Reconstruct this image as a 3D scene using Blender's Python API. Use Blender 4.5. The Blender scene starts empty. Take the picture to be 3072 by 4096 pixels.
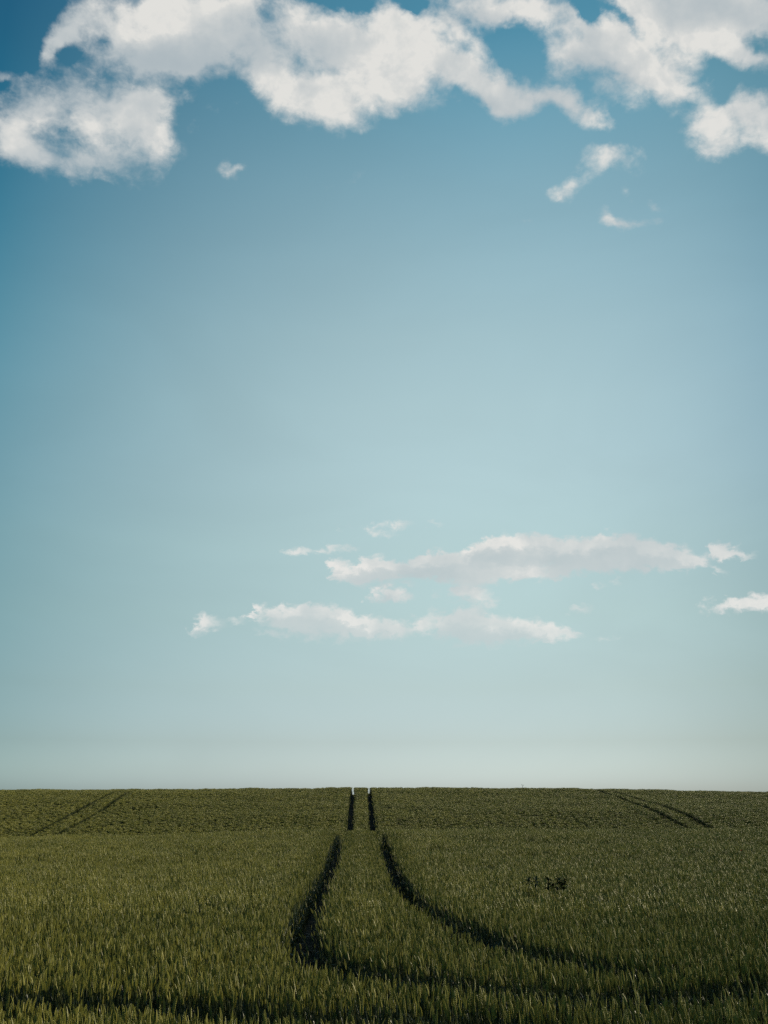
import bpy, math, random
import numpy as np
from mathutils import Vector, Matrix, noise as mnoise

R = math.radians
random.seed(7)
rng = np.random.default_rng(7)
scene = bpy.context.scene
col = scene.collection
SUN_EL, SUN_AZ = 23.0, 80.0          # azimuth clockwise from the view direction (+Y)


# ------------------------------------------------------------------ helpers
def tag(o, label=None, cat=None, group=None, kind=None):
    if label: o['label'] = label
    if cat: o['category'] = cat
    if group: o['group'] = group
    if kind: o['kind'] = kind
    return o


def mesh_object(name, verts, faces, mat=None, parent=None, link=True, smooth=False):
    me = bpy.data.meshes.new(name)
    me.from_pydata([tuple(v) for v in verts], [], faces)
    if mat: me.materials.append(mat)
    if smooth: me.polygons.foreach_set('use_smooth', [True] * len(me.polygons))
    me.update()
    o = bpy.data.objects.new(name, me)
    if link: col.objects.link(o)
    if parent: o.parent = parent
    return o


# ------------------------------------------------------------------ camera, sun
cam_data = bpy.data.cameras.new('camera')
cam = bpy.data.objects.new('camera', cam_data)
col.objects.link(cam)
cam_data.sensor_fit = 'AUTO'
cam_data.sensor_width = 36.0
cam_data.lens = 35.0
cam_data.clip_start = 0.05
cam_data.clip_end = 6000.0
EYE = 2.25                               # metres above the ground at the camera
cam.location = (0, 0, EYE)
cam.rotation_euler = (R(90 + 16.07), 0, 0)
scene.camera = cam

sd = Vector((math.sin(R(SUN_AZ)) * math.cos(R(SUN_EL)), math.cos(R(SUN_AZ)) * math.cos(R(SUN_EL)), math.sin(R(SUN_EL))))
sun_data = bpy.data.lights.new('sun', 'SUN')
sun = bpy.data.objects.new('sun', sun_data)
col.objects.link(sun)
sun_data.energy = 5.0
sun_data.angle = R(0.5)
sun_data.color = (1.0, 0.87, 0.62)
sun.rotation_euler = sd.to_track_quat('Z', 'Y').to_euler()
sun.location = (30, -10, 30)

scene.view_settings.view_transform = 'Standard'
scene.view_settings.look = 'None'
scene.view_settings.exposure = 0.0
scene.view_settings.gamma = 1.0
scene.render.engine = 'CYCLES'
scene.cycles.max_bounces = 4
scene.cycles.diffuse_bounces = 2
scene.cycles.glossy_bounces = 1
scene.cycles.transmission_bounces = 2
scene.cycles.transparent_max_bounces = 4
scene.cycles.adaptive_min_samples = 12
scene.cycles.use_denoising = False
scene.cycles.sample_clamp_indirect = 3.0
scene.render.film_transparent = False


# ------------------------------------------------------------------ sky: Nishita air, tinted by elevation, with procedural cumulus
# cloud banks and gaps as (azimuth, elevation, half width, half height, tilt, strength); degrees, tilt in radians
HIGH_CLOUD = [
    (9.56, 41.29, 3.776, 1.614, -0.111, 0.16), (8.23, 40.08, 2.351, 0.991, -0.093, 0.16), (-21.71, 38.52, 2.272, 0.851, 0.243, 0.2), (20.95, 38.12, 2.279, 1.183, -0.233, 0.12),
    (2.83, 38.65, 2.516, 1.361, -0.38, 0.14), (17.51, 37.03, 3.782, 0.779, -0.363, 0.16), (4.17, 41.5, 2.081, 1.192, -0.049, 0.5), (5.59, 41.11, 2.069, 0.871, -0.588, 0.5),
    (6.71, 41.27, 0.953, 0.65, -0.078, 0.3), (-19.03, 38.9, 3.21, 0.753, 0.213, 0.3), (8.98, 41.98, 4.122, 0.639, -0.106, 0.25), (-19.84, 35.07, 2.109, 1.126, 0.204, 0.35),
    (-18.27, 33.7, 4.658, 1.269, 0.041, 0.35), (-20.72, 33.19, 2.749, 0.916, 0.064, 0.3), (-23.18, 35.24, 3.132, 2.312, 0.242, 0.9), (-20.06, 36.84, 4.268, 1.87, 0.215, 0.9),
    (-16.79, 37.25, 3.812, 1.892, 0.355, 1), (-15.58, 36.97, 2.214, 1.91, 0.166, 1), (-17.14, 35.15, 4.319, 1.712, 0.036, 0.8), (-20.38, 33.82, 4.157, 1.253, -0.006, 0.62),
    (-23.42, 34.06, 2.421, 1.448, -0.111, 0.8), (-15.12, 35.19, 1.608, 1.612, 0.154, 0.55), (-13.31, 38.15, 0.831, 0.669, 0.145, 0.4), (-24.41, 37.09, 1.501, 0.746, 0.267, 0.4),
    (-20.55, 40.46, 2.772, 1.249, 0.762, 0.9), (-21.55, 39.42, 1.576, 1.262, 1.118, 0.6), (-22.14, 38.6, 0.708, 0.848, -0.014, 0.45), (-18.8, 40.56, 3.852, 1.574, 0.392, 0.8),
    (-15.84, 40.8, 4.247, 1.591, 0.183, 0.8), (-13.58, 41.09, 3.546, 1.812, 0.157, 0.75), (-14.1, 40.16, 3.052, 1.187, 0.16, 0.8), (-17.64, 39.56, 3.559, 1.072, 0.025, 0.6),
    (-14.04, 39.57, 5.471, 1.198, 0.018, 0.75), (-11.13, 41.47, 4.071, 1.602, 0.129, 0.75), (-10.58, 42.48, 6.327, 1.157, 0.125, 0.9), (-15.21, 42.06, 4, 0.833, 0.18, 0.6),
    (-11.95, 40.19, 4.325, 1.414, 0.135, 0.75), (-6.56, 41.71, 5.263, 1.829, 0.076, 0.85), (-3.36, 41.63, 5.294, 2.056, 0.038, 0.9), (-7.26, 39.81, 3.925, 1.551, -0.181, 0.8),
    (-7.54, 39.23, 3.281, 1.452, -0.441, 0.8), (-5.32, 38.57, 3.755, 1.812, -0.152, 1), (-3.12, 38.31, 3.45, 1.709, -0.228, 0.9), (-1.7, 37.3, 1.248, 0.694, -0.593, 0.5),
    (-0.62, 39.7, 5.235, 2.347, 0.006, 1), (-0.3, 40.92, 4.799, 2.412, 0.003, 1), (0.79, 39.25, 2.214, 1.8, -0.009, 0.8), (1.76, 41.24, 3.685, 2.072, -0.37, 0.9),
    (3.83, 40.53, 3.022, 1.321, -0.568, 0.8), (5.6, 41.22, 1.752, 0.597, -0.589, 0.45), (0.97, 42.22, 2.583, 0.858, -0.361, 0.6), (5.53, 39.57, 2.362, 1.059, -0.498, 0.8),
    (6.76, 38.83, 2.966, 1.463, -0.598, 0.95), (8.75, 38.36, 2.937, 1.41, -0.27, 0.95), (8.71, 37.68, 2.462, 0.911, -0.094, 0.5), (11.21, 38.32, 2.752, 1.289, -0.21, 1),
    (12.97, 37.57, 2.711, 1.07, -0.489, 0.85), (14.41, 36.89, 1.635, 0.565, -0.642, 0.5), (7.47, 37.54, 1.235, 0.687, -0.778, 0.4), (5.34, 42.74, 4.029, 1.271, -0.064, 0.8),
    (6.92, 42.23, 2.079, 1.066, -0.082, 0.6), (9.03, 42.82, 5.264, 1.05, -0.108, 0.75), (11.53, 42.39, 3.461, 0.998, -0.137, 0.8), (11, 41.69, 2.667, 0.798, -0.391, 0.5),
    (12.74, 41.94, 1.714, 0.843, 0.199, 0.5), (13.53, 40.45, 3.374, 1.615, 0.019, 0.95), (15.04, 40.26, 3.339, 1.61, -0.434, 1), (16.73, 39.26, 3.87, 1.623, -0.625, 1),
    (18.42, 38.56, 3.799, 1.626, -0.641, 0.95), (19.94, 37.97, 2.01, 0.976, -0.744, 0.6), (16.19, 38.35, 3.413, 0.989, -0.318, 0.6), (12.43, 40.14, 2.001, 0.978, -0.142, 0.55),
    (16.24, 37.44, 1.326, 0.668, -0.525, 0.3), (14.8, 37.86, 1.194, 0.501, -0.336, 0.25), (16.12, 41.82, 2.288, 0.938, -0.715, 0.75), (17.97, 40.91, 3.288, 1.363, -0.646, 0.85),
    (20.5, 40.04, 4.359, 1.991, -0.498, 0.95), (23.19, 39.83, 4.667, 1.964, -0.268, 0.9), (22.06, 38.89, 3.688, 0.951, -0.511, 0.75), (24.01, 37.94, 2.621, 1.163, -0.617, 0.7),
    (20.94, 41.02, 5.839, 1.235, -0.246, 0.9), (24.93, 40.19, 3.483, 1.321, -0.292, 0.9), (20.95, 36.01, 1.54, 0.995, -0.222, 0.7), (22.29, 35.64, 1.791, 0.771, -0.06, 0.5),
    (21.38, 35.02, 1.937, 1.451, -0.221, 0.75), (23.03, 35.05, 2.449, 1.325, 0.109, 0.8), (24.37, 34.99, 2.01, 1.533, 0.269, 0.8), (21.28, 34.24, 1.239, 0.789, -0.216, 0.5),
    (22.9, 36.08, 0.824, 0.873, 0.105, 0.4), (24.21, 33.9, 1.064, 0.777, -0.246, 0.5), (20.05, 35.54, 0.985, 0.391, -0.035, 0.4), (14.3, 34.83, 1.759, 0.928, 0.03, 0.62),
    (15.58, 34.49, 1.667, 0.869, -0.331, 0.66), (14.99, 35.21, 1.097, 0.576, 0.196, 0.45), (12.23, 33.81, 1.474, 0.71, 0.229, 0.58), (11.54, 33.44, 1.329, 0.548, 0.062, 0.52),
    (14.07, 32.18, 0.865, 0.777, -1.18, 0.72), (14.67, 31.66, 1.574, 0.551, -0.277, 0.75), (16.08, 31.52, 1.91, 0.525, -0.115, 0.66), (15.51, 33.02, 0.431, 0.825, 0.286, 0.26),
    (17.28, 32.19, 0.985, 0.306, -0.514, 0.24), (9.3, 31.93, 0.887, 0.317, -0.087, 0.24), (-10.34, 34.7, 1.274, 0.589, -0.333, 0.62), (-10.75, 35.25, 0.6, 0.701, 0.545, 0.55),
    (-9.61, 35.06, 0.904, 0.588, 0.446, 0.45), (-9.76, 34.99, 0.753, 0.529, 0.098, 0.33), (-12.8, 36.56, 1.198, 0.457, 0.134, 0.3), (-11.67, 37.54, 0.759, 0.622, 0.125, 0.24),
    (-2.43, 34.22, 1.835, 0.541, 0.373, 0.22), (-9.64, 37.95, 0.615, 0.272, 0.104, 0.24), (3.77, 38.29, 1.723, 0.797, -0.041, 0.28),
]
HIGH_GAP = [
    (-19.53, 34.89, 1.549, 0.678, -0.324, 0.38), (-20.52, 35.46, 0.701, 0.391, -0.136, 0.25), (-20.96, 38.77, 0.932, 0.533, 0.584, 0.75), (-19.01, 39.93, 0.809, 0.423, 0.217, 0.6),
    (-24.33, 36.58, 0.612, 0.322, 0.263, 0.5), (-8.27, 42.33, 0.956, 0.477, 0.097, 0.55), (-2.42, 43.16, 1.786, 0.422, -0.146, 0.8), (4.57, 41.43, 0.959, 0.434, -0.053, 0.35),
    (8.89, 40.63, 2.826, 1.198, -0.277, 0.35), (24.12, 38.67, 0.97, 0.627, -0.273, 0.45), (2.27, 43.05, 1.298, 0.528, -0.028, 0.8), (-16.73, 41.95, 1.217, 0.415, 0.198, 0.35),
    (14.17, 42.19, 0.929, 0.731, -0.343, 0.5), (-23.77, 39.18, 2.098, 2.08, 0.096, 0.8), (12.85, 39.65, 1.071, 0.656, -0.494, 0.2), (16.49, 41.08, 2.571, 0.421, -0.751, 0.8),
    (14.13, 41.88, 1.236, 0.63, -0.865, 0.7), (21.46, 37.69, 1.695, 0.647, -0.585, 0.5), (10.14, 40.58, 1.405, 0.869, -0.291, 0.35),
]
HIGH_GREY = [
    (-14.05, 39.62, 6.385, 1.306, 0.018, 1), (-20.06, 36.84, 3.699, 1.21, 0.215, 0.5), (-9.68, 40.95, 4.708, 1.623, 0.111, 0.6), (-4.14, 41.07, 3.192, 1.637, 0.047, 0.45),
    (6.92, 42.12, 3.195, 0.641, -0.082, 0.4), (21.9, 40.73, 6.062, 1.234, -0.257, 0.7), (14.34, 39.37, 2.422, 0.655, -0.51, 0.35), (-18.43, 33.91, 5.647, 0.92, 0.044, 0.45),
    (-16.44, 39.41, 3.288, 0.865, 0.185, 0.4), (7.03, 38.02, 3.413, 0.683, -0.251, 0.3), (-23.17, 36.14, 2.195, 0.98, 0.247, 0.4), (16.88, 37.91, 2.943, 0.661, -0.359, 0.25),
]
LOW_CLOUD = [
    (-2.32, 15.14, 0.646, 0.25, 0.098, 0.3), (-0.6, 15.22, 0.971, 0.312, 0.177, 0.42), (0.91, 15.32, 1.294, 0.437, 0.135, 0.5), (-0.06, 14.78, 1.614, 0.312, -0.087, 0.34),
    (3.07, 15.41, 0.861, 0.291, -0.102, 0.28), (-4.98, 13.76, 1.01, 0.373, 0.108, 0.4), (-2.95, 13.91, 1.389, 0.374, 0.065, 0.45), (-1.88, 14.01, 0.857, 0.291, -0.079, 0.35),
    (-3.91, 13.71, 1.492, 0.311, 0.016, 0.36), (-2.72, 12.77, 0.797, 0.881, -0.164, 0.95), (-1.55, 12.65, 1.277, 0.881, 0.006, 0.85), (-0.49, 12.91, 1.386, 0.882, 0.002, 1),
    (0.47, 12.71, 1.491, 0.83, -0.002, 0.85), (1.86, 12.91, 1.704, 0.83, 0.167, 0.8), (2.92, 13.16, 1.704, 0.778, 0.25, 0.8), (3.66, 12.78, 2.335, 1.035, -0.014, 0.85),
    (4.94, 12.87, 2.54, 1.137, 0.068, 0.85), (-1.12, 12.29, 2.019, 0.622, 0.004, 0.6), (5.92, 13.78, 1.59, 0.931, 0.324, 0.85), (7.08, 13.85, 1.795, 1.135, 0.145, 0.95),
    (8.56, 13.75, 1.991, 1.131, -0.036, 1), (9.91, 13.65, 1.976, 1.076, -0.129, 0.95), (11.25, 13.49, 1.958, 1.02, -0.134, 0.95), (12.48, 13.43, 1.737, 1.016, -0.052, 0.9),
    (13.62, 13.68, 1.47, 1.164, -0.057, 1.1), (14.61, 13.42, 1.607, 1.108, -0.235, 1), (15.89, 13.09, 1.784, 0.951, -0.239, 0.95), (17.06, 12.86, 1.468, 0.896, -0.243, 0.9),
    (17.9, 12.51, 1.259, 0.515, -0.279, 0.55), (19.03, 12.09, 0.763, 0.256, -0.212, 0.4), (14.76, 12.7, 4.197, 0.754, -0.006, 0.8), (11.73, 12.86, 3.072, 0.763, -0.046, 0.7),
    (5.57, 12.54, 1.898, 0.774, -0.021, 0.8), (7.36, 12.6, 2.2, 0.875, -0.028, 0.95), (9.12, 12.4, 1.868, 0.666, -0.035, 0.75), (10.26, 12.41, 0.877, 0.633, -0.039, 0.8),
    (19.07, 13.13, 0.767, 0.65, -0.079, 0.9), (19.68, 12.97, 0.904, 0.55, -0.255, 0.75), (20.42, 12.73, 1.036, 0.313, -0.222, 0.5), (20.16, 13.42, 0.209, 0.294, -0.085, 0.28),
    (18.63, 13.05, 0.578, 0.494, -0.076, 0.5), (0.1, 11.38, 1.217, 0.744, 0.087, 1), (0.73, 11.36, 0.846, 0.517, -0.003, 0.6), (1.52, 11.23, 0.444, 0.372, -0.005, 0.5),
    (1.58, 11.96, 0.636, 0.373, -0.006, 0.32), (3.95, 11.44, 1.369, 0.722, -0.014, 0.42), (5.11, 11.52, 1.576, 0.742, -0.018, 0.44), (5.22, 11.47, 1.26, 0.721, -0.018, 0.42),
    (6.2, 10.94, 0.731, 0.513, -0.021, 0.5), (5.41, 10.69, 1.463, 0.473, -0.018, 0.36), (-10.39, 9.68, 0.762, 0.587, 0.205, 0.62), (-10.77, 9.19, 0.627, 0.606, 0.03, 0.55),
    (-9.72, 9.47, 1.02, 0.628, 0.115, 0.42), (-8.4, 9.69, 0.72, 0.366, 0.199, 0.3), (-7.44, 10.29, 0.352, 0.511, 0.023, 0.55), (-6.45, 10.06, 1.662, 0.768, -0.033, 0.8),
    (-4.99, 10.08, 1.774, 0.923, 0.015, 0.85), (-3.74, 10.1, 1.675, 0.925, 0.011, 0.9), (-2.58, 9.91, 1.573, 0.874, -0.08, 0.85), (-1.63, 9.6, 1.572, 0.822, -0.205, 0.8),
    (-0.37, 9.5, 1.572, 0.77, -0.139, 0.8), (0.78, 9.4, 1.257, 0.667, -0.212, 0.75), (-4.76, 9.27, 3.433, 0.818, 0.013, 0.5), (-1.63, 9.04, 3.449, 0.717, 0.004, 0.5),
    (2.04, 9.6, 0.943, 0.719, -0.006, 0.7), (3.29, 9.69, 1.36, 1.129, -0.01, 0.75), (4.65, 9.68, 1.772, 1.127, 0.073, 0.8), (5.28, 9.57, 1.976, 1.126, -0.103, 0.8),
    (6.93, 9.39, 1.962, 0.867, -0.16, 0.8), (8.47, 9.2, 1.947, 0.813, -0.164, 0.8), (9.79, 9.01, 1.525, 0.607, -0.202, 0.75), (10.8, 8.94, 0.909, 0.353, -0.204, 0.5),
    (6.4, 8.83, 3.922, 0.815, 0.035, 0.5), (12.56, 11.48, 0.606, 0.324, -0.044, 0.28), (13.44, 11.78, 0.603, 0.363, -0.049, 0.3), (11.28, 10.28, 1.166, 0.364, 0.052, 0.4),
    (18.84, 10.13, 1.513, 0.587, 0.08, 0.62), (20.07, 10.15, 1.771, 0.583, 0.023, 0.75), (21.18, 10.08, 1.47, 0.627, -0.068, 0.75), (12.79, 8.62, 1.392, 0.28, -0.034, 0.25),
]
LOW_GREY = [
    (2.38, 12.54, 2.55, 0.622, -0.009, 1), (-0.8, 12.19, 2.124, 0.622, 0.003, 0.55), (6.33, 13.35, 2.112, 0.62, 0.114, 0.8), (9.36, 13.11, 3.433, 0.492, -0.038, 0.7),
    (12.68, 13.42, 0.714, 0.711, -0.576, 0.6), (14.24, 12.38, 4.81, 0.604, -0.002, 0.5), (-4.76, 9.06, 4.365, 0.92, 0.013, 0.75), (-3.94, 10, 1.36, 0.462, 0.012, 0.35),
    (3.59, 8.77, 2.705, 0.562, 0.13, 0.7), (6.08, 8.74, 4.338, 0.713, 0.036, 0.6), (7.22, 8.82, 2.057, 0.508, -0.02, 0.4), (-9.8, 9.06, 1.22, 0.506, 0.027, 0.6),
    (0.26, 11, 1.373, 0.372, -0.001, 0.4), (19.84, 9.68, 2.331, 0.35, -0.061, 0.6), (-6.23, 9.76, 1.661, 0.511, 0.018, 0.4), (15.27, 12.87, 1.394, 0.401, -0.061, 0.15),
]


# air tint by elevation: left, ahead, right; side darkening includes painted-in lens vignette
SKY_TINT_C = [(-1.0, 1.483, 1.883, 2.703), (1.0, 1.366, 1.707, 2.436), (3.0, 1.199, 1.328, 1.611), (6.0, 1.401, 1.406, 1.36), (10.0, 1.785, 1.715, 1.387), (14.0, 2.162, 2.023, 1.503), (18.0, 2.478, 2.287, 1.647), (22.0, 2.673, 2.485, 1.744), (26.0, 2.662, 2.56, 1.792), (30.0, 2.422, 2.504, 1.793), (34.0, 1.999, 2.335, 1.74), (38.0, 1.431, 2.071, 1.643), (42.0, 0.808, 1.74, 1.526), (60.0, 0.244, 0.961, 1.03)]
SKY_TINT_L = [(-1.0, 0.756, 1.161, 1.595), (1.0, 0.663, 1.019, 1.412), (3.0, 0.513, 0.75, 0.927), (6.0, 0.561, 0.781, 0.804), (10.0, 0.681, 0.952, 0.847), (14.0, 0.786, 1.126, 0.947), (18.0, 0.82, 1.266, 1.061), (22.0, 0.757, 1.353, 1.139), (26.0, 0.611, 1.356, 1.178), (30.0, 0.438, 1.279, 1.174), (34.0, 0.306, 1.15, 1.124), (38.0, 0.238, 0.991, 1.036), (42.0, 0.204, 0.802, 0.908), (60.0, 0.222, 0.87, 0.982)]
SKY_TINT_R = [(-1.0, 0.43, 0.657, 1.014), (1.0, 0.408, 0.601, 0.898), (3.0, 0.406, 0.52, 0.621), (6.0, 0.478, 0.574, 0.563), (10.0, 0.603, 0.724, 0.638), (14.0, 0.731, 0.885, 0.763), (18.0, 0.84, 1.031, 0.897), (22.0, 0.902, 1.144, 0.984), (26.0, 0.898, 1.205, 1.024), (30.0, 0.837, 1.214, 1.025), (34.0, 0.749, 1.198, 1.005), (38.0, 0.646, 1.183, 1.006), (42.0, 0.527, 1.154, 1.034), (60.0, 0.333, 1.012, 1.03)]

world = bpy.data.worlds.new('World')
scene.world = world
world.use_nodes = True
world.cycles.sampling_method = 'MANUAL'
world.cycles.sample_map_resolution = 256
nt = world.node_tree
nt.nodes.clear()


class NB:
    """Small node builder."""
    def __init__(self, tree): self.t = tree
    def new(self, typ, **kw):
        n = self.t.nodes.new(typ)
        for k, v in kw.items(): setattr(n, k, v)
        return n
    def put(self, sock, v):
        if isinstance(v, bpy.types.NodeSocket): self.t.links.new(v, sock)
        else: sock.default_value = v
    def math(self, op, a, b=None, c=None, clamp=False):
        n = self.new('ShaderNodeMath', operation=op, use_clamp=clamp)
        self.put(n.inputs[0], a)
        if b is not None: self.put(n.inputs[1], b)
        if c is not None: self.put(n.inputs[2], c)
        return n.outputs[0]
    def vec(self, op, a, b=None, c=None, scale=None):
        n = self.new('ShaderNodeVectorMath', operation=op)
        self.put(n.inputs[0], a)
        if b is not None: self.put(n.inputs[1], b)
        if c is not None: self.put(n.inputs[2], c)
        if scale is not None: self.put(n.inputs['Scale'], scale)
        return n.outputs[0]
    def noise(self, v, scale, detail=3.0, rough=0.55, dist=0.0, lac=2.0):
        n = self.new('ShaderNodeTexNoise')
        self.put(n.inputs['Vector'], v)
        for k, x in (('Scale', scale), ('Detail', detail), ('Roughness', rough), ('Distortion', dist), ('Lacunarity', lac)):
            self.put(n.inputs[k], x)
        return n
    def remap(self, v, a, b, c=0.0, d=1.0, smooth=True):
        n = self.new('ShaderNodeMapRange', interpolation_type='SMOOTHSTEP' if smooth else 'LINEAR')
        for i, x in enumerate((v, a, b, c, d)): self.put(n.inputs[i], x)
        return n.outputs[0]
    def mix(self, f, a, b, blend='MIX'):
        n = self.new('ShaderNodeMix', data_type='RGBA', blend_type=blend)
        self.put(n.inputs[0], f); self.put(n.inputs[6], a); self.put(n.inputs[7], b)
        return n.outputs[2]
    def ramp(self, v, stops, interp='LINEAR'):
        n = self.new('ShaderNodeValToRGB')
        cr = n.color_ramp; cr.interpolation = interp
        while len(cr.elements) < len(stops): cr.elements.new(0.5)
        for e, (p, c) in zip(cr.elements, stops): e.position = p
        for e, (p, c) in zip(cr.elements, stops): e.color = tuple(c) + (1.0,)
        self.put(n.inputs[0], v)
        return n.outputs[0]


w = NB(nt)
tc = w.new('ShaderNodeTexCoord')
D = tc.outputs['Generated']
sep = w.new('ShaderNodeSeparateXYZ'); w.put(sep.inputs[0], D)
az = w.math('MULTIPLY', w.math('ARCTAN2', sep.outputs[0], sep.outputs[1]), 57.29578)
el = w.math('MULTIPLY', w.math('ARCSINE', sep.outputs[2]), 57.29578)

sky = w.new('ShaderNodeTexSky', sky_type='NISHITA', sun_disc=False)
sky.sun_elevation = R(SUN_EL); sky.sun_rotation = R(SUN_AZ)
lo, hi = -1.0, 60.0
el_n = w.math('DIVIDE', w.math('SUBTRACT', el, lo), hi - lo)


def air_tint(table): return w.ramp(el_n, [((e - lo) / (hi - lo), (r / 4, g / 4, b / 4)) for e, r, g, b in table])


swing = w.math('SUBTRACT', az, 0.8)
aside = w.math('POWER', w.math('MINIMUM', w.math('DIVIDE', w.math('ABSOLUTE', swing), 25.5), 1.0), 1.9)
side = w.mix(w.math('GREATER_THAN', swing, 0.0), air_tint(SKY_TINT_L), air_tint(SKY_TINT_R))
tint = w.mix(aside, air_tint(SKY_TINT_C), side)
airv = w.noise(w.vec('MULTIPLY', D, (1.0, 1.0, 2.5)), 2.6, 4.0, 0.55, 0.6).outputs[0]
dim = w.remap(airv, 0.25, 0.75, 0.965, 1.035)
air = w.vec('MULTIPLY', w.vec('SCALE', sky.outputs[0], scale=w.math('MULTIPLY', dim, 4.0)), tint)

# fractal breakup
sun_dir = (sd.x, sd.y, sd.z)
big = w.noise(D, 22.0, 8.0, 0.55, 0.3)
big_lit = w.noise(w.vec('ADD', D, (sd.x * 0.012, sd.y * 0.012, sd.z * 0.012)), 22.0, 4.0, 0.55, 0.3)
warp = w.noise(D, 17.0, 6.0, 0.58)
fine = w.noise(w.vec('MULTIPLY', D, (1.0, 1.0, 1.5)), 80.0, 7.0, 0.58, 0.3)
azel = w.new('ShaderNodeCombineXYZ')
w.put(azel.inputs[0], az); w.put(azel.inputs[1], el)
P_high = w.vec('ADD', azel.outputs[0], w.vec('MULTIPLY', w.vec('SUBTRACT', warp.outputs[1], (0.5, 0.5, 0.5)), (3.0, 2.4, 0.0)))
P_low = w.vec('ADD', azel.outputs[0], w.vec('MULTIPLY', w.vec('SUBTRACT', fine.outputs[1], (0.5, 0.5, 0.5)), (2.2, 1.15, 0.0)))


def field(banks, pos):
    acc = 0.0
    for (a, e, rx, ry, t, s) in banks:
        m = w.new('ShaderNodeMapping', vector_type='TEXTURE')
        w.put(m.inputs['Vector'], pos)
        m.inputs['Location'].default_value = (a, e, 0)
        m.inputs['Rotation'].default_value = (0, 0, t)
        m.inputs['Scale'].default_value = (rx, ry, 1)
        g = w.new('ShaderNodeTexGradient', gradient_type='SPHERICAL')
        w.put(g.inputs[0], m.outputs[0])
        acc = w.math('MULTIPLY_ADD', g.outputs[1], s, acc)
    return acc


bigf = w.math('SUBTRACT', big.outputs[0], 0.5)
finef = w.math('SUBTRACT', fine.outputs[0], 0.5)
relief = w.math('SUBTRACT', big.outputs[0], big_lit.outputs[0])

f_high = w.math('MULTIPLY_ADD', field(HIGH_GAP, P_high), -0.70, w.math('MULTIPLY', field(HIGH_CLOUD, P_high), 0.72))
f_high = w.math('MINIMUM', f_high, 1.05)
near_high = w.math('MULTIPLY', f_high, 9.0, clamp=True)
f_high = w.math('ADD', f_high, w.math('MULTIPLY', near_high, w.math('MULTIPLY_ADD', bigf, 1.1, w.math('MULTIPLY', finef, 0.66))))
a_high = w.remap(f_high, 0.03, 0.86)
f_low = w.math('MINIMUM', w.math('MULTIPLY', field(LOW_CLOUD, P_low), 0.92), 0.85)
near_low = w.math('MULTIPLY', f_low, 9.0, clamp=True)
f_low = w.math('ADD', f_low, w.math('MULTIPLY', near_low, w.math('MULTIPLY_ADD', bigf, 0.22, w.math('MULTIPLY', finef, 0.85))))
a_low = w.remap(f_low, 0.05, 0.70, 0.0, 0.95)
alpha = w.math('MAXIMUM', a_high, a_low, clamp=True)
alpha = w.math('MULTIPLY', alpha, 0.97)

soft = w.noise(D, 10.0, 4.0, 0.55)
grey = w.math('ADD', w.math('MULTIPLY', field(HIGH_GREY, P_high), 1.35), w.math('MULTIPLY', field(LOW_GREY, P_low), 0.9))
# cloud overhead shades the base of a low bank
above = w.vec('ADD', P_low, (0.25, 0.55, 0.0))
grey = w.math('ADD', grey, w.remap(field(LOW_CLOUD, above), 0.30, 1.05, 0.0, 0.50))
grey = w.math('ADD', grey, w.remap(soft.outputs[0], 0.40, 0.68, 0.0, 0.55))
grey = w.math('MULTIPLY_ADD', relief, -0.9, grey)
grey = w.math('MULTIPLY_ADD', bigf, -0.45, grey, clamp=False)
grey = w.math('MULTIPLY_ADD', finef, -0.30, w.math('MAXIMUM', grey, 0.0))
grey = w.math('DIVIDE', grey, w.math('ADD', grey, 0.46), clamp=True)
white = w.mix(w.remap(el, 7.0, 22.0), (0.84, 0.82, 0.785, 1), (0.77, 0.76, 0.725, 1))
shade = w.mix(w.remap(el, 7.0, 22.0), (0.46, 0.56, 0.58, 1), (0.32, 0.405, 0.46, 1))
cloud = w.vec('SCALE', w.mix(grey, white, shade), scale=10.0)
# distant clouds sink into the pale air near the horizon
alpha = w.math('MULTIPLY', alpha, w.remap(el, 6.5, 12.0, 0.72, 1.0))
final = w.mix(alpha, air, cloud)
bg = w.new('ShaderNodeBackground')
w.put(bg.inputs[0], final)
bg.inputs[1].default_value = 0.1
out = w.new('ShaderNodeOutputWorld')
nt.links.new(bg.outputs[0], out.inputs[0])


# ------------------------------------------------------------------ materials
def material(name):
    m = bpy.data.materials.new(name)
    m.use_nodes = True
    m.node_tree.nodes.clear()
    b = NB(m.node_tree)
    o = b.new('ShaderNodeOutputMaterial')
    return m, b, o


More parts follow.
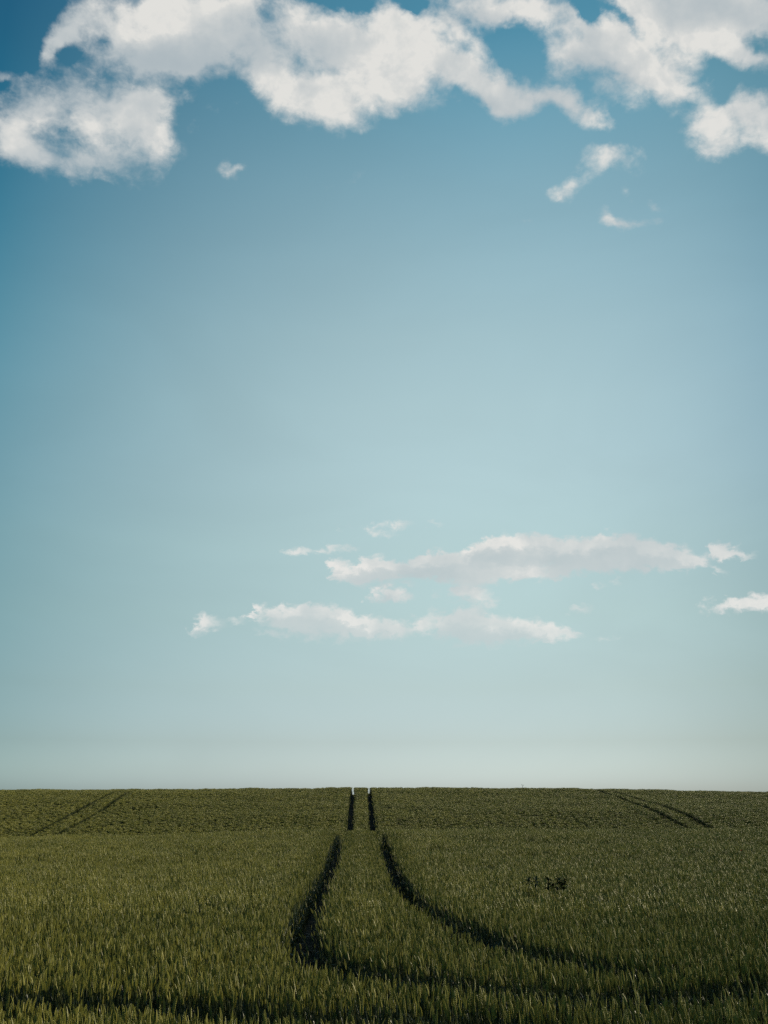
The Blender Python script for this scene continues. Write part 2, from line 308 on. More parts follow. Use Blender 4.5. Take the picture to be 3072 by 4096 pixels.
def plant_material(name, dark, light, rough, spec, translucent, patch=0.25):
    """Plant tissue: colour varies from stalk to stalk and slowly across the field."""
    m, b, o = material(name)
    info = b.new('ShaderNodeObjectInfo')
    geo = b.new('ShaderNodeNewGeometry')
    n = b.noise(geo.outputs['Position'], 0.35, 3.0, 0.6).outputs[0]
    n2 = b.noise(geo.outputs['Position'], 40.0, 2.0, 0.5).outputs[0]
    f = b.math('MULTIPLY_ADD', b.math('SUBTRACT', n, 0.5), patch * 4, info.outputs['Random'])
    f = b.math('MULTIPLY_ADD', b.math('SUBTRACT', n2, 0.5), 0.6, f, clamp=True)
    c = b.mix(f, tuple(dark) + (1,), tuple(light) + (1,))
    p = b.new('ShaderNodeBsdfPrincipled')
    b.put(p.inputs['Base Color'], c)
    p.inputs['Roughness'].default_value = rough
    p.inputs['Specular IOR Level'].default_value = spec
    if translucent:
        t = b.new('ShaderNodeBsdfTranslucent')
        b.put(t.inputs[0], b.mix(0.5, c, (0.10, 0.12, 0.02, 1)))
        x = b.new('ShaderNodeMixShader')
        x.inputs[0].default_value = translucent
        b.t.links.new(p.outputs[0], x.inputs[1]); b.t.links.new(t.outputs[0], x.inputs[2])
        b.t.links.new(x.outputs[0], o.inputs[0])
    else:
        b.t.links.new(p.outputs[0], o.inputs[0])
    return m


M_EAR = plant_material('wheat_ear', (0.096, 0.099, 0.017), (0.198, 0.182, 0.032), 0.42, 0.25, 0.0)
M_STEM = plant_material('wheat_stem', (0.028, 0.040, 0.013), (0.052, 0.064, 0.018), 0.40, 0.30, 0.0)
M_LEAF = plant_material('wheat_leaf', (0.008, 0.017, 0.009), (0.018, 0.031, 0.013), 0.38, 0.35, 0.08)
M_WEED = plant_material('weed_leaf', (0.010, 0.018, 0.004), (0.030, 0.037, 0.006), 0.55, 0.15, 0.06)
M_WEEDSTEM = plant_material('weed_stem', (0.012, 0.018, 0.008), (0.02, 0.026, 0.010), 0.6, 0.2, 0.0)
M_PETAL = plant_material('poppy_petal', (0.30, 0.012, 0.008), (0.42, 0.02, 0.012), 0.5, 0.2, 0.2)


def soil_material(name, a, b_, scale):
    m, b, o = material(name)
    geo = b.new('ShaderNodeNewGeometry')
    n = b.noise(geo.outputs['Position'], scale, 8.0, 0.65).outputs[0]
    p = b.new('ShaderNodeBsdfPrincipled')
    b.put(p.inputs['Base Color'], b.mix(b.remap(n, 0.3, 0.7), tuple(a) + (1,), tuple(b_) + (1,)))
    p.inputs['Roughness'].default_value = 0.95
    p.inputs['Specular IOR Level'].default_value = 0.1
    bump = b.new('ShaderNodeBump')
    bump.inputs['Strength'].default_value = 0.7
    bump.inputs['Distance'].default_value = 0.03
    b.put(bump.inputs['Height'], n)
    b.put(p.inputs['Normal'], bump.outputs[0])
    b.t.links.new(p.outputs[0], o.inputs[0])
    return m


M_SOIL = soil_material('soil', (0.016, 0.014, 0.009), (0.034, 0.028, 0.018), 9.0)
M_TRACK = soil_material('packed_soil', (0.014, 0.012, 0.008), (0.028, 0.024, 0.016), 14.0)

# ------------------------------------------------------------------ terrain
CANOPY = 0.80
# height of the wheat tops relative to the eye, along three lines running away from the camera
_YL = [-300, 0, 8, 14, 20, 28, 36, 41.5, 46, 52, 60, 65, 70, 74.3, 78, 80.8, 83.6, 86.9, 89.9, 93.3, 98.5, 102, 106, 112, 125, 160, 300]
_L = [-1.45, -1.45, -1.45, -1.50, -1.68, -1.93, -1.93, -1.90, -1.90, -2.22, -3.1, -3.4, -3.32, -3.02, -2.49, -2.03, -1.66, -1.20, -.72, -.23, .40, .74, .91, .88, .1, -3, -14]
_YC = [-300, 0, 8, 14, 20, 28, 36, 41.5, 46, 52, 60, 65, 70, 74, 77, 81, 85, 90, 95, 99, 102, 106, 112, 125, 160, 300]
_C = [-1.45, -1.45, -1.45, -1.50, -1.62, -1.70, -1.56, -1.43, -1.33, -1.62, -2.55, -2.6, -2.30, -1.95, -1.5, -.97, -.58, -.08, .45, .90, 1.07, 1.09, .85, 0, -3, -14]
_YR = [-300, 0, 8, 14, 20, 28, 36, 41.5, 46, 52, 60, 65, 70.3, 73.9, 76.6, 79.9, 84.1, 88.8, 94, 99.5, 103, 107, 112, 125, 160, 300]
_R = [-1.45, -1.45, -1.45, -1.50, -1.62, -1.70, -1.56, -1.42, -1.30, -1.58, -2.45, -2.5, -2.24, -1.8, -1.37, -.90, -.53, -.17, .28, .84, .98, .98, .8, 0, -3, -14]
_yy = np.arange(-40, 300, 0.25)
_ker = np.exp(-0.5 * (np.arange(-16, 17) * 0.25 / 1.1) ** 2); _ker /= _ker.sum()


def _curve(Y, Z):
    z = np.interp(_yy, Y, Z)
    return np.convolve(np.pad(z, 16, mode='edge'), _ker, mode='valid')


PROF = [_curve(_YL, _L), _curve(_YC, _C), _curve(_YR, _R)]


def top(x, y):
    """Height of the wheat tops above the camera's ground level."""
    x = np.asarray(x, float); y = np.asarray(y, float)
    l, c, r = (np.interp(y, _yy, p) for p in PROF)
    u = np.clip((x + 27) / 25, 0, 1); v = np.clip((x + 2) / 25, 0, 1)
    z = np.where(x < -2, l + (c - l) * u, c + (r - c) * v)
    z = z - np.clip(x - 21, 0, 60) * 0.021 * np.clip((y - 60) / 30, 0, 1)
    a = np.clip((y - 12) / 30, 0.1, 1.0)
    z = z + a * (0.030 * np.sin(0.62 * x + 0.21 * y + 1.0) + 0.022 * np.sin(1.37 * x - 0.33 * y + 4.0) + 0.020 * np.sin(0.27 * x + 0.9 * y) + 0.012 * np.sin(2.6 * x + 0.5 * y + 2.0))
    return EYE + z


def ground(x, y):
    return top(x, y) - CANOPY


xs = np.concatenate([[-3000, -1500, -700, -350, -180, -110], np.arange(-76, 76.1, 1.0), [110, 180, 350, 700, 1500, 3000]])
ys = np.concatenate([[-800, -300, -100, -40, -20], np.arange(-10, 136, 1.0), [145, 160, 200, 250, 299, 500, 1000, 2000, 4000]])
gx, gy = np.meshgrid(xs, ys)
gz = ground(gx, np.clip(gy, -39, 299))
nx, ny = len(xs), len(ys)
faces = [(j * nx + i, j * nx + i + 1, (j + 1) * nx + i + 1, (j + 1) * nx + i) for j in range(ny - 1) for i in range(nx - 1)]
g = mesh_object('ground', np.stack([gx, gy, gz], -1).reshape(-1, 3), faces, M_SOIL, smooth=True)
tag(g, 'dark soil of the rolling hillside under the wheat', 'ground', kind='structure')


# ------------------------------------------------------------------ wheel tracks (tramlines) through the crop
def smooth_line(pts, step=0.25):
    p = np.array(pts, float)
    d = np.concatenate([[0], np.cumsum(np.hypot(*np.diff(p, axis=0).T))])
    t = np.arange(0, d[-1], step)
    x = np.interp(t, d, p[:, 0]); y = np.interp(t, d, p[:, 1])
    k = np.exp(-0.5 * (np.arange(-8, 9) * step / 0.7) ** 2); k /= k.sum()
    f = lambda a: np.convolve(np.pad(a, 8, mode='reflect', reflect_type='odd'), k, mode='valid')
    return np.stack([f(x), f(y)], -1)


C_LEFT = [(5.2, 9.9), (3.5, 9.35), (2.65, 8.95), (1.9, 8.7), (1.0, 8.85), (0.3, 9.35), (-0.30, 9.9), (-0.66, 10.7), (-0.86, 11.8), (-1.02, 14.0), (-1.14, 17.5), (-1.24, 21.1), (-1.43, 29.4), (-1.78, 44.0), (-2.30, 71.8), (-2.63, 84.7), (-2.94, 97.4), (-3.35, 116)]
C_RIGHT = [(5.6, 10.9), (4.2, 10.25), (3.2, 9.85), (2.6, 9.8), (2.11, 10.15), (1.65, 10.9), (1.34, 11.9), (1.0, 13.7), (0.62, 17.2), (0.45, 20.5), (0.25, 28.2), (-0.08, 44.0), (-0.74, 72.3), (-1.03, 84.2), (-1.31, 96.8), (-1.72, 116)]
HEADLAND = [(-7.5, 9.6), (-4.6, 9.05), (-3.07, 8.72), (-1.86, 8.33), (-.61, 7.95), (.48, 7.62), (1.6, 7.25), (2.6, 6.85), (4.5, 6.2)]
# world lines of the neighbouring tramlines, one spray-boom width away
S_LEFT = [(-25.8, 64), (-25.95, 75.5), (-25.96, 84), (-26.1, 92), (-26.35, 98.5), (-26.8, 116)]
S_LEFT2 = [(-24.0, 64), (-23.98, 75.1), (-23.9, 82), (-24.0, 88), (-24.25, 92.4), (-24.75, 98.2), (-25.4, 116)]
S_RIGHT = [(21.7, 62), (21.35, 72.3), (21.13, 78.6), (21.13, 86), (20.9, 94.2), (20.65, 99), (20.2, 116)]
S_RIGHT2 = [(23.6, 62), (23.2, 71.8), (22.92, 78), (22.68, 86), (22.4, 94), (22.0, 99), (21.6, 116)]
TRACKS = [
    (C_LEFT, 0.29, 'left wheel track of the middle pair, running up to the crest through the wheat'),
    (C_RIGHT, 0.29, 'right wheel track of the middle pair, curving off to the right in the foreground'),
    (HEADLAND, 0.42, 'wheel track crossing the nearest wheat from the left edge'),
    (S_LEFT, 0.25, 'outer wheel track of the thin pair on the far slope at left'),
    (S_LEFT2, 0.25, 'inner wheel track of the thin pair on the far slope at left'),
    (S_RIGHT, 0.27, 'inner wheel track of the pair bending down the far slope at right'),
    (S_RIGHT2, 0.27, 'outer wheel track of the pair bending down the far slope at right'),
]
track_lines = []
for pts, half, label in TRACKS:
    line = smooth_line(pts)
    near = 0.0 if pts is HEADLAND else 0.12 * np.clip(((11.8 if pts is C_LEFT else 14.5) - line[:, 1]) / (2.4 if pts is C_LEFT else 4.0), 0, 1)
    width = half + near - np.where(np.abs(line[:, 0]) < 10, 0.015 * np.clip((line[:, 1] - 45) / 20, 0, 1), 0)
    if pts is C_RIGHT: width = width - 0.27 * np.clip((line[:, 0] - 2.0) / 0.8, 0, 1)     # the crop has closed over the turn
    if half == 0.29 and abs(line[-1, 0]) < 10: width = width - 0.06 * np.clip((line[:, 1] - 93) / 8, 0, 1)
    track_lines.append((line, width))
    tan = np.gradient(line, axis=0); tan /= np.linalg.norm(tan, axis=1)[:, None]
    nrm = np.stack([-tan[:, 1], tan[:, 0]], -1)
    V, Fc = [], []
    prof = [(-1.15, 0.03), (-0.8, 0.035), (-0.3, 0.012), (0.3, 0.012), (0.8, 0.035), (1.15, 0.03)]
    for i, (p, n_, hw) in enumerate(zip(line, nrm, width)):
        for (s, h) in prof:
            q = p + n_ * s * hw
            V.append((q[0], q[1], float(ground(q[0], q[1])) + h))
        if i:
            a = (i - 1) * 6
            for k in range(5): Fc.append((a + k, a + k + 1, a + 7 + k, a + 6 + k))
    t = mesh_object('wheel_track', V, Fc, M_TRACK, smooth=True)
    tag(t, label, 'wheel track', 'wheel tracks through the wheat', 'structure')


def track_distance(x, y):
    """Distance to the nearest wheel track minus its half width (coarse grid lookup along each line)."""
    best = np.full(len(x), 9.0)
    for line, width in track_lines:
        lo_, hi_ = line.min(0) - 1.5, line.max(0) + 1.5
        idx = np.nonzero((x > lo_[0]) & (x < hi_[0]) & (y > lo_[1]) & (y < hi_[1]))[0]
        idx = idx[np.argsort(y[idx])]
        for q in range(0, len(idx), 1500):
            jj = idx[q:q + 1500]
            near = (line[:, 1] > y[jj].min() - 1.5) & (line[:, 1] < y[jj].max() + 1.5)
            if not near.any(): continue
            l2, w2 = line[near], width[near]
            d = (np.hypot(x[jj, None] - l2[None, :, 0], y[jj, None] - l2[None, :, 1]) - w2[None, :]).min(1)
            best[jj] = np.minimum(best[jj], d)
    return best


# ------------------------------------------------------------------ wheat plants
class Bits:
    def __init__(self): self.v, self.f, self.m = [], [], []
    def add(self, verts, faces, mat):
        b = len(self.v); self.v += [tuple(q) for q in verts]
        self.f += [tuple(b + i for i in fc) for fc in faces]; self.m += [mat] * len(faces)
    def object(self, name, mats, link=False, parent=None):
        o = mesh_object(name, self.v, self.f, None, parent, link)
        for m in mats: o.data.materials.append(m)
        o.data.polygons.foreach_set('material_index', self.m)
        return o


def kernel(bits, c, axis, side, length, wid, mat):
    """A spikelet: a small pointed six-vertex grain."""
    a = Vector(axis).normalized()
    s = Vector(side); s = (s - a * s.dot(a)).normalized()
    t = a.cross(s)
    c = Vector(c)
    v = [c - a * length * .45, c + s * wid * .5, c + t * wid * .42, c - s * wid * .5, c - t * wid * .42, c + a * length * .55]
    bits.add(v, [(0, 2, 1), (0, 3, 2), (0, 4, 3), (0, 1, 4), (5, 1, 2), (5, 2, 3), (5, 3, 4), (5, 4, 1)], mat)


def ribbon(bits, base, az_, length, width, rise, droop, segs, mat):
    """A leaf blade: leaves the stem at an angle, arches over and tapers to a point."""
    d = Vector((math.cos(az_), math.sin(az_), 0)); sdv = Vector((-d.y, d.x, 0))
    p = Vector(base); ang = rise; V = []
    for i in range(segs + 1):
        t = i / segs
        w_ = width * (0.7 + 0.3 * min(1, t * 4)) * (1 - t ** 2.2) + 0.0006
        tw = 0.5 * t
        wv = sdv * math.cos(tw) + Vector((0, 0, 1)) * math.sin(tw)
        V += [p - wv * w_ / 2, p + wv * w_ / 2]
        p = p + (d * math.cos(ang) + Vector((0, 0, 1)) * math.sin(ang)) * (length / segs)
        ang -= droop / segs
    bits.add(V, [(2 * i, 2 * i + 1, 2 * i + 3, 2 * i + 2) for i in range(segs)], mat)


def wheat(bits, ox, oy, lod, tilt=(0, 0), h=0.80):
    rd = random
    earl = rd.uniform(0.075, 0.105)
    spin = rd.uniform(0, math.tau)
    bx, by = rd.gauss(0, .035), rd.gauss(0, .035)
    def P(z):
        t = z / h
        return Vector((ox + tilt[0] * z + bx * t * t, oy + tilt[1] * z + by * t * t, z))
    z0 = h - earl
    # stem
    n = (5, 3, 2)[lod]; sides = 3
    r0, r1 = (0.0024, 0.0014) if lod == 0 else (0.003, 0.0018) if lod == 1 else (0.004, 0.003)
    zb = 0.0 if lod < 2 else 0.25
    V = []
    for i in range(n + 1):
        z = zb + (z0 + .004 - zb) * i / n; c = P(z); r = r0 + (r1 - r0) * i / n
        for k in range(sides): V.append(c + Vector((math.cos(k * math.tau / 3) * r, math.sin(k * math.tau / 3) * r, 0)))
    bits.add(V, [(i * 3 + k, i * 3 + (k + 1) % 3, i * 3 + 3 + (k + 1) % 3, i * 3 + 3 + k) for i in range(n) for k in range(3)], 1)
    # ear, nodding a little
    e0 = P(z0); ed = (P(h) - P(z0 - .05)).normalized()
    nod = Vector((rd.gauss(-.05, .10), rd.gauss(0, .10), 0))
    sv = Vector((math.cos(spin), math.sin(spin), 0))
    def E(t): return e0 + (ed + nod * t).normalized() * (earl * t)
    if lod == 0:
        ns = rd.randint(15, 19)
        for i in range(ns):
            t = (i + .4) / ns; sg = 1 if i % 2 else -1
            sc = (0.75 + 0.5 * min(1, t * 4)) * (1 - 0.45 * max(0, (t - .6) / .4))
            kernel(bits, E(t) + sv * sg * .0042 * sc, ed + nod * t + sv * sg * .30, sv, .0160 * sc, .0080 * sc, 0)
        kernel(bits, E(1.0), ed + nod, sv, .012, .005, 0)
    elif lod == 1:
        rings = 7; V = []; tv = ed.cross(sv)
        for i in range(rings):
            t = i / (rings - 1); r = (.0060 if i % 2 else .0042) * (0.5 if i in (0,) else 1) * (1 - .75 * max(0, (t - .6) / .4))
            c = E(t) + sv * (.0016 if i % 2 else -.0016)
            V += [c + sv * r, c + tv * r * .75, c - sv * r, c - tv * r * .75]
        bits.add(V, [(i * 4 + k, i * 4 + (k + 1) % 4, i * 4 + 4 + (k + 1) % 4, i * 4 + 4 + k) for i in range(rings - 1) for k in range(4)], 0)
    else:
        tv = ed.cross(sv); c = E(.45); r = .0120
        V = [E(0), c + sv * r, c + tv * r * .8, c - sv * r, c - tv * r * .8, E(1)]
        bits.add(V, [(0, 2, 1), (0, 3, 2), (0, 4, 3), (0, 1, 4), (5, 1, 2), (5, 2, 3), (5, 3, 4), (5, 4, 1)], 0)
    # leaves
    for k, (fz, ln, wd) in enumerate(((.64, .13, .0080), (.48, .18, .0095), (.32, .20, .010))[:(3, 2, 1)[lod]]):
        z = h * fz * rd.uniform(.93, 1.05)
        if lod == 2: wd *= 1.2
        ribbon(bits, P(z), spin + k * 2.6 + rd.uniform(-.6, .6), ln * rd.uniform(.7, 1.15), wd, rd.uniform(1.0, 1.42), rd.uniform(.4, 2.3), (6, 4, 2)[lod], 2)


MATS = [M_EAR, M_STEM, M_LEAF]
kit = bpy.data.collections.new('wheat_kit')      # the plants the crop is grown from; not linked into the scene
kinds = {}
serial = 0


def add_kind(kind, bits):
    global serial
    o = bits.object('wheat_%03d' % serial, MATS)
    kit.objects.link(o)
    kinds.setdefault(kind, []).append(serial)
    serial += 1


LEAN = (-0.055, 0.0)
for i in range(14):                              # single stalks, close to the camera
    b = Bits(); wheat(b, 0, 0, 0); add_kind('stalk', b)
for i in range(10):                              # small handfuls for the middle distance
    b = Bits()
    for k in range(17):
        wheat(b, random.uniform(-.11, .11), random.uniform(-.11, .11), 1, (LEAN[0] + random.gauss(0, .075), LEAN[1] + random.gauss(0, .075)), .80 * random.gauss(1, .045))
    add_kind('handful', b)
for i in range(8):                               # single slim stalks for the far track edges
    b = Bits(); wheat(b, 0, 0, 2); add_kind('far_stalk', b)
for i in range(12):                              # short lengths of drill row for the far slope
    b = Bits()
    for k in range(54):
        wheat(b, random.gauss(0, .048), random.uniform(-.24, .24), 2, (LEAN[0] + random.gauss(0, .06), LEAN[1] + random.gauss(0, .07)), .80 * random.gauss(1, .03))
    add_kind('row', b)

pos_l, rot_l, scl_l, idx_l = [], [], [], []


def fnoise(x, y, f, seed):
    """Cheap smooth 2-D noise, about -1..1."""
    r = np.random.default_rng(seed); z = np.zeros_like(x)
    for k in range(7):
        a = r.uniform(0, math.tau); q = f * r.uniform(.5, 1.9); p = r.uniform(0, math.tau)
        z += np.sin((x * math.cos(a) + y * math.sin(a)) * q + p + 1.3 * np.sin((x * math.sin(a) - y * math.cos(a)) * q * .6 + p * 2))
    return z / 3.2


WEED_SPOTS = [(2.50, 18.6), (2.67, 18.6)]     # the weeds have stunted the wheat beside them


def plant(x, y, kind, lean_sd, spin_any, hscale=1.0, sink=0.0):
    n = len(x)
    ids = np.array(kinds[kind])[rng.integers(0, len(kinds[kind]), n)]
    spin = rng.uniform(0, math.tau, n) if spin_any else rng.normal(0, .18, n)
    tx = rng.normal(0, lean_sd, n); ty = rng.normal(LEAN[0] if spin_any else 0, lean_sd, n)
    # spin first, then tilt: M = Rx Ry Rz
    cx_, sx_, cy_, sy_, cz_, sz_ = np.cos(tx), np.sin(tx), np.cos(ty), np.sin(ty), np.cos(spin), np.sin(spin)
    m00 = cy_ * cz_
    m10 = sx_ * sy_ * cz_ + cx_ * sz_; m20 = -cx_ * sy_ * cz_ + sx_ * sz_
    m21 = cx_ * sy_ * sz_ + sx_ * cz_; m22 = cx_ * cy_
    rot = np.stack([np.arctan2(m21, m22), -np.arcsin(np.clip(m20, -1, 1)), np.arctan2(m10, m00)], -1)
    s = np.clip(rng.normal(1.0, 0.042 if spin_any else .025, n), .78, 1.13) * hscale
    far = y > 60
    h = 1 + 0.018 * fnoise(x, y, 1.1, 3) + np.where(y > 60, 0.008, 0.018) * fnoise(x, y, 3.1, 5)
    s = s * h
    for wx, wy in WEED_SPOTS: s = np.where(((x - wx) ** 2 / .22 ** 2 + (y - wy + .22) ** 2 / .40 ** 2) < 1, s * .96, s)
    pos_l.append(np.stack([x, y, ground(x, y) + 0.0 * x - sink], -1)); rot_l.append(rot)
    wscale = np.clip(rng.normal(1.0, .08, n), .8, 1.2)
    scl_l.append(np.stack([wscale, wscale, s], -1)); idx_l.append(ids)


def scatter(y0, y1, slope, pad, dens):
    """Jittered random points in the wedge the camera could see, with a margin at both sides."""
    area = slope * (y1 ** 2 - y0 ** 2) + 2 * pad * (y1 - y0)
    n = int(area * dens * 1.0)
    wmax = slope * y1 + pad
    N = int(n * (2 * wmax * (y1 - y0)) / area)
    x = rng.uniform(-wmax, wmax, N); y = rng.uniform(y0, y1, N)
    k = np.abs(x) < slope * y + pad
    return x[k], y[k]


NEAR_END = 15.0
x, y = scatter(2.5, NEAR_END, .40, 3.0, 520)
d = track_distance(x, y)
thin = rng.uniform(0, 1, len(x)) < 0.90 + 0.22 * fnoise(x, y, 2.2, 11)
k = (d > rng.normal(0, .035, len(x))) & thin
plant(x[k], y[k], 'stalk', .085, True)
# a few weak stalks standing in the tracks
k = (d <= 0.0) & (rng.uniform(0, 1, len(x)) < 0.035)
plant(x[k], y[k], 'stalk', .22, True, .80)

x, y = scatter(NEAR_END, 52.0, .40, 4.5, 27)
d = track_distance(x, y)
k = d > 0.40
plant(x[k], y[k], 'handful', .03, False)
# stalks along the track edges in the middle distance
x, y = scatter(NEAR_END, 52.0, 0.0, 3.2, 400)
x = x - 0.8
d = track_distance(x, y)
k = (d > rng.normal(0, .03, len(x))) & (d < .46)
plant(x[k], y[k], 'stalk', .09, True)
k = (d <= 0) & (rng.uniform(0, 1, len(x)) < 0.02)
plant(x[k], y[k], 'stalk', .2, True, .78)

# far slope: drill rows parallel to the tramlines, 24 cm apart
Y0, Y1, PITCH = 56.0, 118.0, 0.24
rows = np.arange(-54, 54, PITCH)
steps = np.arange(Y0, Y1, 0.44)
rx_, ry_ = np.meshgrid(rows, steps)
rx_, ry_ = rx_.ravel(), ry_.ravel() + rng.uniform(-.2, .2, rx_.size)
loose = np.clip(0.5 + 0.65 * fnoise(rx_, ry_, .22, 21), 0, 1) * np.clip(np.abs(rx_ + 2) / 14, 0.15, 1)
x = rx_ - .022 * ry_ + 0.9 + rng.normal(0, 1, rx_.size) * (.012 + .10 * loose)
y = ry_
k = np.abs(x) < .40 * y + 6
x, y = x[k], y[k]
d = track_distance(x, y)
weak = fnoise(x, y, .9, 31) + .55 * fnoise(x, y, 3.3, 33)
k = (d > 0.07) & ~((weak > 1.12) & (rng.uniform(0, 1, len(x)) < .2))
rowid = np.round((x + .022 * y) / PITCH).astype(int) % 997
dip = np.where(np.random.default_rng(4).uniform(0, 1, 997)[rowid] < .30, .94, 1.0)
dip = np.where(fnoise(x, y, .16, 41) + .8 * np.exp(-((x + 1) / 9) ** 2) > -.1, dip, 1.0)
plant(x[k], y[k], 'row', .02, False, (np.where(weak > .95, .955, 1.0) * dip)[k])
for pts, half in track_lines:                    # ragged edges of the far tracks
    far = pts[pts[:, 1] > 62]
    if len(far) < 5: continue
    n = int(len(far) * .25 * 150)
    q = far[rng.integers(0, len(far), n)]
    x = q[:, 0] + rng.uniform(-1, 1, n) * .36; y = q[:, 1] + rng.uniform(-.13, .13, n)
    d = track_distance(x, y)
    k = (d > rng.normal(0.0, .025, n)) & (d < .2)
    plant(x[k], y[k], 'far_stalk', .08, True)

pos = np.concatenate(pos_l); rot = np.concatenate(rot_l); scl = np.concatenate(scl_l); idx = np.concatenate(idx_l)
print('wheat points', len(pos))
me = bpy.data.meshes.new('wheat_crop')
me.vertices.add(len(pos))
me.vertices.foreach_set('co', pos.astype(np.float32).ravel())
for nm, typ, prop, arr in (('turn', 'FLOAT_VECTOR', 'vector', rot), ('size', 'FLOAT_VECTOR', 'vector', scl), ('plant_kind', 'INT', 'value', idx)):
    at = me.attributes.new(nm, typ, 'POINT')
    at.data.foreach_set(prop, arr.astype(np.int32 if typ == 'INT' else np.float32).ravel())
crop = bpy.data.objects.new('wheat_crop', me)
col.objects.link(crop)
tag(crop, 'unripe green wheat crop covering the whole field, ears lit by low sun', 'wheat', kind='stuff')
gt = bpy.data.node_groups.new('grow_wheat', 'GeometryNodeTree')
gt.interface.new_socket('Geometry', in_out='INPUT', socket_type='NodeSocketGeometry')
gt.interface.new_socket('Geometry', in_out='OUTPUT', socket_type='NodeSocketGeometry')
gi = gt.nodes.new('NodeGroupInput'); go = gt.nodes.new('NodeGroupOutput')
iop = gt.nodes.new('GeometryNodeInstanceOnPoints')
ci = gt.nodes.new('GeometryNodeCollectionInfo')
ci.inputs['Collection'].default_value = kit
ci.inputs['Separate Children'].default_value = True
ci.inputs['Reset Children'].default_value = True


def attr(name, typ):
    n = gt.nodes.new('GeometryNodeInputNamedAttribute')
    n.data_type = typ; n.inputs['Name'].default_value = name
    return n.outputs['Attribute']


e2r = gt.nodes.new('FunctionNodeEulerToRotation')
L_ = gt.links.new
L_(attr('turn', 'FLOAT_VECTOR'), e2r.inputs[0])
L_(gi.outputs[0], iop.inputs['Points'])
L_(ci.outputs[0], iop.inputs['Instance'])
iop.inputs['Pick Instance'].default_value = True
L_(attr('plant_kind', 'INT'), iop.inputs['Instance Index'])
L_(e2r.outputs[0], iop.inputs['Rotation'])
L_(attr('size', 'FLOAT_VECTOR'), iop.inputs['Scale'])
L_(iop.outputs[0], go.inputs[0])
md = crop.modifiers.new('grow', 'NODES'); md.node_group = gt


# ------------------------------------------------------------------ weeds and the poppy
def tube(bits, pts, r0, r1, mat=0, sides=5):
    V = []
    for i, p in enumerate(pts):
        r = r0 + (r1 - r0) * i / (len(pts) - 1)
        for k in range(sides): V.append((p[0] + math.cos(k * math.tau / sides) * r, p[1] + math.sin(k * math.tau / sides) * r, p[2]))
    n = len(pts)
    bits.add(V, [(i * sides + k, i * sides + (k + 1) % sides, (i + 1) * sides + (k + 1) % sides, (i + 1) * sides + k) for i in range(n - 1) for k in range(sides)], mat)


def lance(bits, base, az_, length, width, rise, droop, mat=0):
    """A lance-shaped leaf, folded along the midrib, arching over."""
    d = Vector((math.cos(az_), math.sin(az_), 0)); s = Vector((-d.y, d.x, 0)); up = Vector((0, 0, 1))
    p = Vector(base); ang = rise; V = []; n = 7
    for i in range(n + 1):
        t = i / n
        w_ = width * math.sin(math.pi * min(1, .12 + t * .88)) ** .8 * .5 + .001
        V += [p - s * w_ + up * w_ * .35, p, p + s * w_ + up * w_ * .35]
        p = p + (d * math.cos(ang) + up * math.sin(ang)) * (length / n)
        ang -= droop / n
    bits.add(V, [q for i in range(n) for q in ((3 * i, 3 * i + 1, 3 * i + 4, 3 * i + 3), (3 * i + 1, 3 * i + 2, 3 * i + 5, 3 * i + 4))], mat)


def empty(name, x, y, label, cat, group=None):
    o = bpy.data.objects.new(name, None); col.objects.link(o)
    o.location = (x, y, float(ground(x, y)))
    return tag(o, label, cat, group)


def weed_low(x, y, label, leaves, height, k=.92):
    root = empty('weed', x, y, label, 'weed', 'dark weeds standing in the wheat')
    b = Bits(); tube(b, [(0, 0, 0), (.01, 0, .3), (-.01, .01, .6), (0, 0, height)], .006, .004)
    b.object('stem', [M_WEEDSTEM], True, root)
    for (a, ln, wd, rise, droop, dz) in leaves:
        b = Bits(); lance(b, (0, 0, height + dz), a, ln * k, wd * k * 1.6, rise, droop)
        b.object('leaf', [M_WEED], True, root)
    return root


rr = random.Random(5)
PI = math.pi
weed_low(2.545, 18.6, 'low dark weed with one long leaf reaching left, leftmost of the weeds in the wheat',
         [(PI, .20, .028, .15, .75, .0), (2.8, .13, .026, .9, 1.2, .0), (3.5, .12, .024, .6, 1.4, .01), (.2, .15, .026, .45, 1.0, .0), (-.3, .13, .024, .9, 1.4, .01),
          (1.6, .12, .024, 1.2, .9, .0), (-1.5, .12, .026, .5, 1.4, .0), (2.2, .13, .022, 1.3, 1.0, .01), (.8, .13, .022, 1.2, 1.2, .02), (-.9, .12, .026, .2, 1.2, -.02), (-2.2, .12, .026, .3, 1.2, -.02)], .98)
weed_low(2.67, 18.6, 'low bushy dark weed between the long-leaved weed and the broad branched one',
         [(PI, .13, .026, .5, 1.2, .0), (2.6, .14, .026, 1.1, 1.3, .01), (3.6, .12, .024, .3, 1.2, .0), (0.1, .17, .028, .5, 1.3, .0), (-.4, .15, .026, .2, 1.2, .0), (.5, .15, .026, .9, 1.5, .02),
          (1.7, .13, .024, 1.3, 1.0, .0), (-1.4, .13, .026, .4, 1.5, .0), (-1.9, .12, .026, -.2, .8, -.03), (-1.0, .12, .026, -.2, .8, -.03), (2.1, .14, .022, 1.25, .8, .02), (1.1, .14, .022, 1.2, .9, .02)], .98)

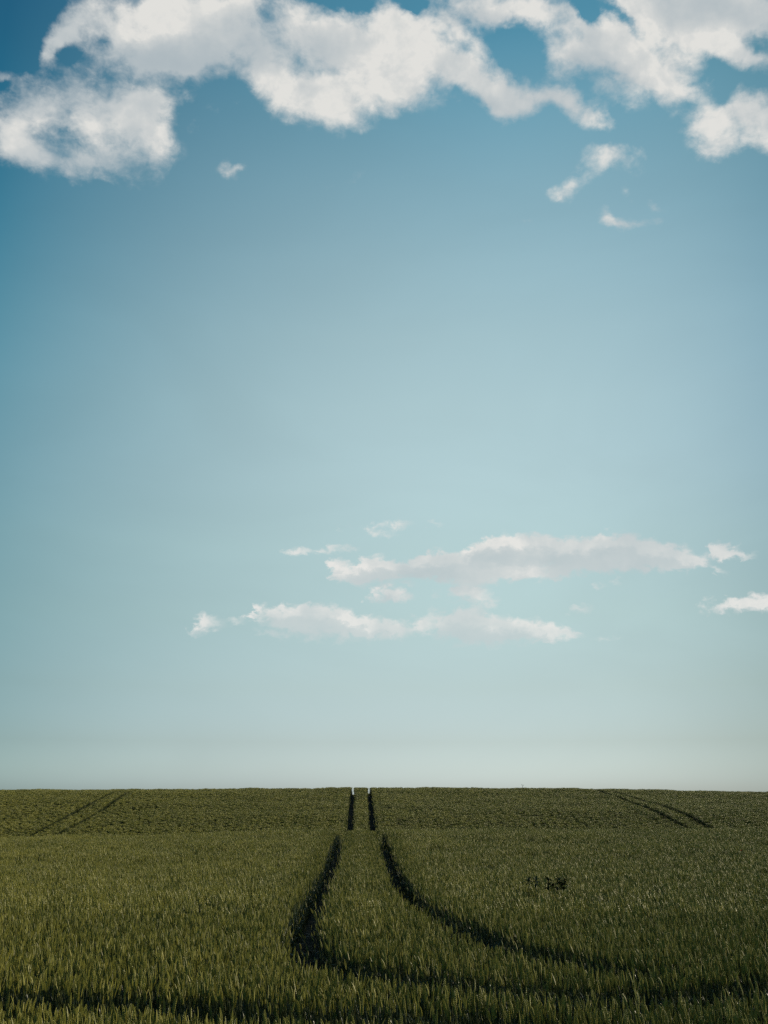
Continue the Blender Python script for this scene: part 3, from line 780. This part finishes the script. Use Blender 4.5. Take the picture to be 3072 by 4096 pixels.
root = empty('weed', 2.79, 17.3, 'broad dark branched weed, biggest and rightmost of the weeds in the wheat', 'weed', 'dark weeds standing in the wheat')
b = Bits(); tube(b, [(0, 0, 0), (.01, 0, .3), (0, .01, .6), (.01, 0, .80)], .0045, .0035)
b.object('stem', [M_WEEDSTEM], True, root)
SHOOTS = [(-.095, .0, 1.075, 10), (.055, .02, 1.07, 10), (.125, -.02, 1.055, 8), (-.08, .0, .98, 5), (.06, -.02, .98, 10), (.10, .02, .93, 8), (-.10, -.02, .87, 10), (.02, -.03, .86, 11), (.12, -.02, .87, 10), (-.03, -.02, .94, 8), (.13, .0, .98, 7)]
for (sx, sy, sz, nl) in SHOOTS:
    sx *= 1.2; sz = .95 + (sz - .85) * .68
    b = Bits()
    tube(b, [(sx * .30, sy * .3, sz - .15), (sx * .6, sy * .5, sz - .08), (sx, sy, sz)], .003, .0025, 1)
    a0 = rr.uniform(0, 6)
    for k in range(nl + 4):
        lance(b, (sx, sy, sz - rr.uniform(0, .025)), a0 + k * 2.4 + rr.uniform(-.3, .3), rr.uniform(.070, .110), rr.uniform(.022, .033), rr.uniform(.2, 1.2), rr.uniform(.9, 1.9), 0)
    b.object('shoot', [M_WEED, M_WEEDSTEM], True, root)

root = empty('poppy', 10.75, 31.6, 'single small red poppy among the wheat near the right edge', 'poppy')
ph = .89
b = Bits(); tube(b, [(0, 0, 0), (.01, .01, .4), (0, 0, ph)], .002, .0015); b.object('stem', [M_WEEDSTEM], True, root)
for k in range(4):
    b = Bits(); a = k * PI / 2 + .4; V = []; n = 6
    for i in range(n + 1):
        t = i / n; r = .005 + .038 * t; z = ph + .03 * t ** 1.6
        for j in range(5):
            aa = a + (j - 2) * .42 * (.4 + .6 * t)
            V.append((math.cos(aa) * r * (1 - .08 * abs(j - 2)), math.sin(aa) * r * (1 - .08 * abs(j - 2)), z + .003 * math.sin(j * 2.5 + k)))
    b.add(V, [(i * 5 + j, i * 5 + j + 1, i * 5 + 6 + j, i * 5 + 5 + j) for i in range(n) for j in range(4)], 0)
    b.object('petal', [M_PETAL], True, root)
b = Bits(); tube(b, [(0, 0, ph), (0, 0, ph + .008), (0, 0, ph + .016), (0, 0, ph + .02)], .006, .004, 0, 8); b.object('seed_capsule', [M_WEEDSTEM], True, root)

cx0, cy0 = 13.65, 101.5
root = empty('dock_plant', cx0, cy0, 'thin forked weed poking above the far crest against the sky', 'weed')
b = Bits(); tube(b, [(0, 0, 0), (0, 0, .5), (-.02, 0, .95)], .012, .010); b.object('stem', [M_WEEDSTEM], True, root)
for (dx, hh) in ((-.09, 1.19), (.06, 1.13)):
    b = Bits(); tube(b, [(-.02, 0, .94), (-.02 + dx * .6, 0, .94 + (hh - .94) * .6), (dx, 0, hh)], .010, .007)
    for k in range(9):
        t = .55 + .45 * k / 8
        kernel(b, (dx * t - .01 + rr.uniform(-.015, .015), rr.uniform(-.015, .015), .94 + (hh - .94) * t), (rr.uniform(-.6, .6), rr.uniform(-.6, .6), 1), (1, 0, 0), .045, .028, 0)
    b.object('seed_head', [M_WEEDSTEM], True, root)
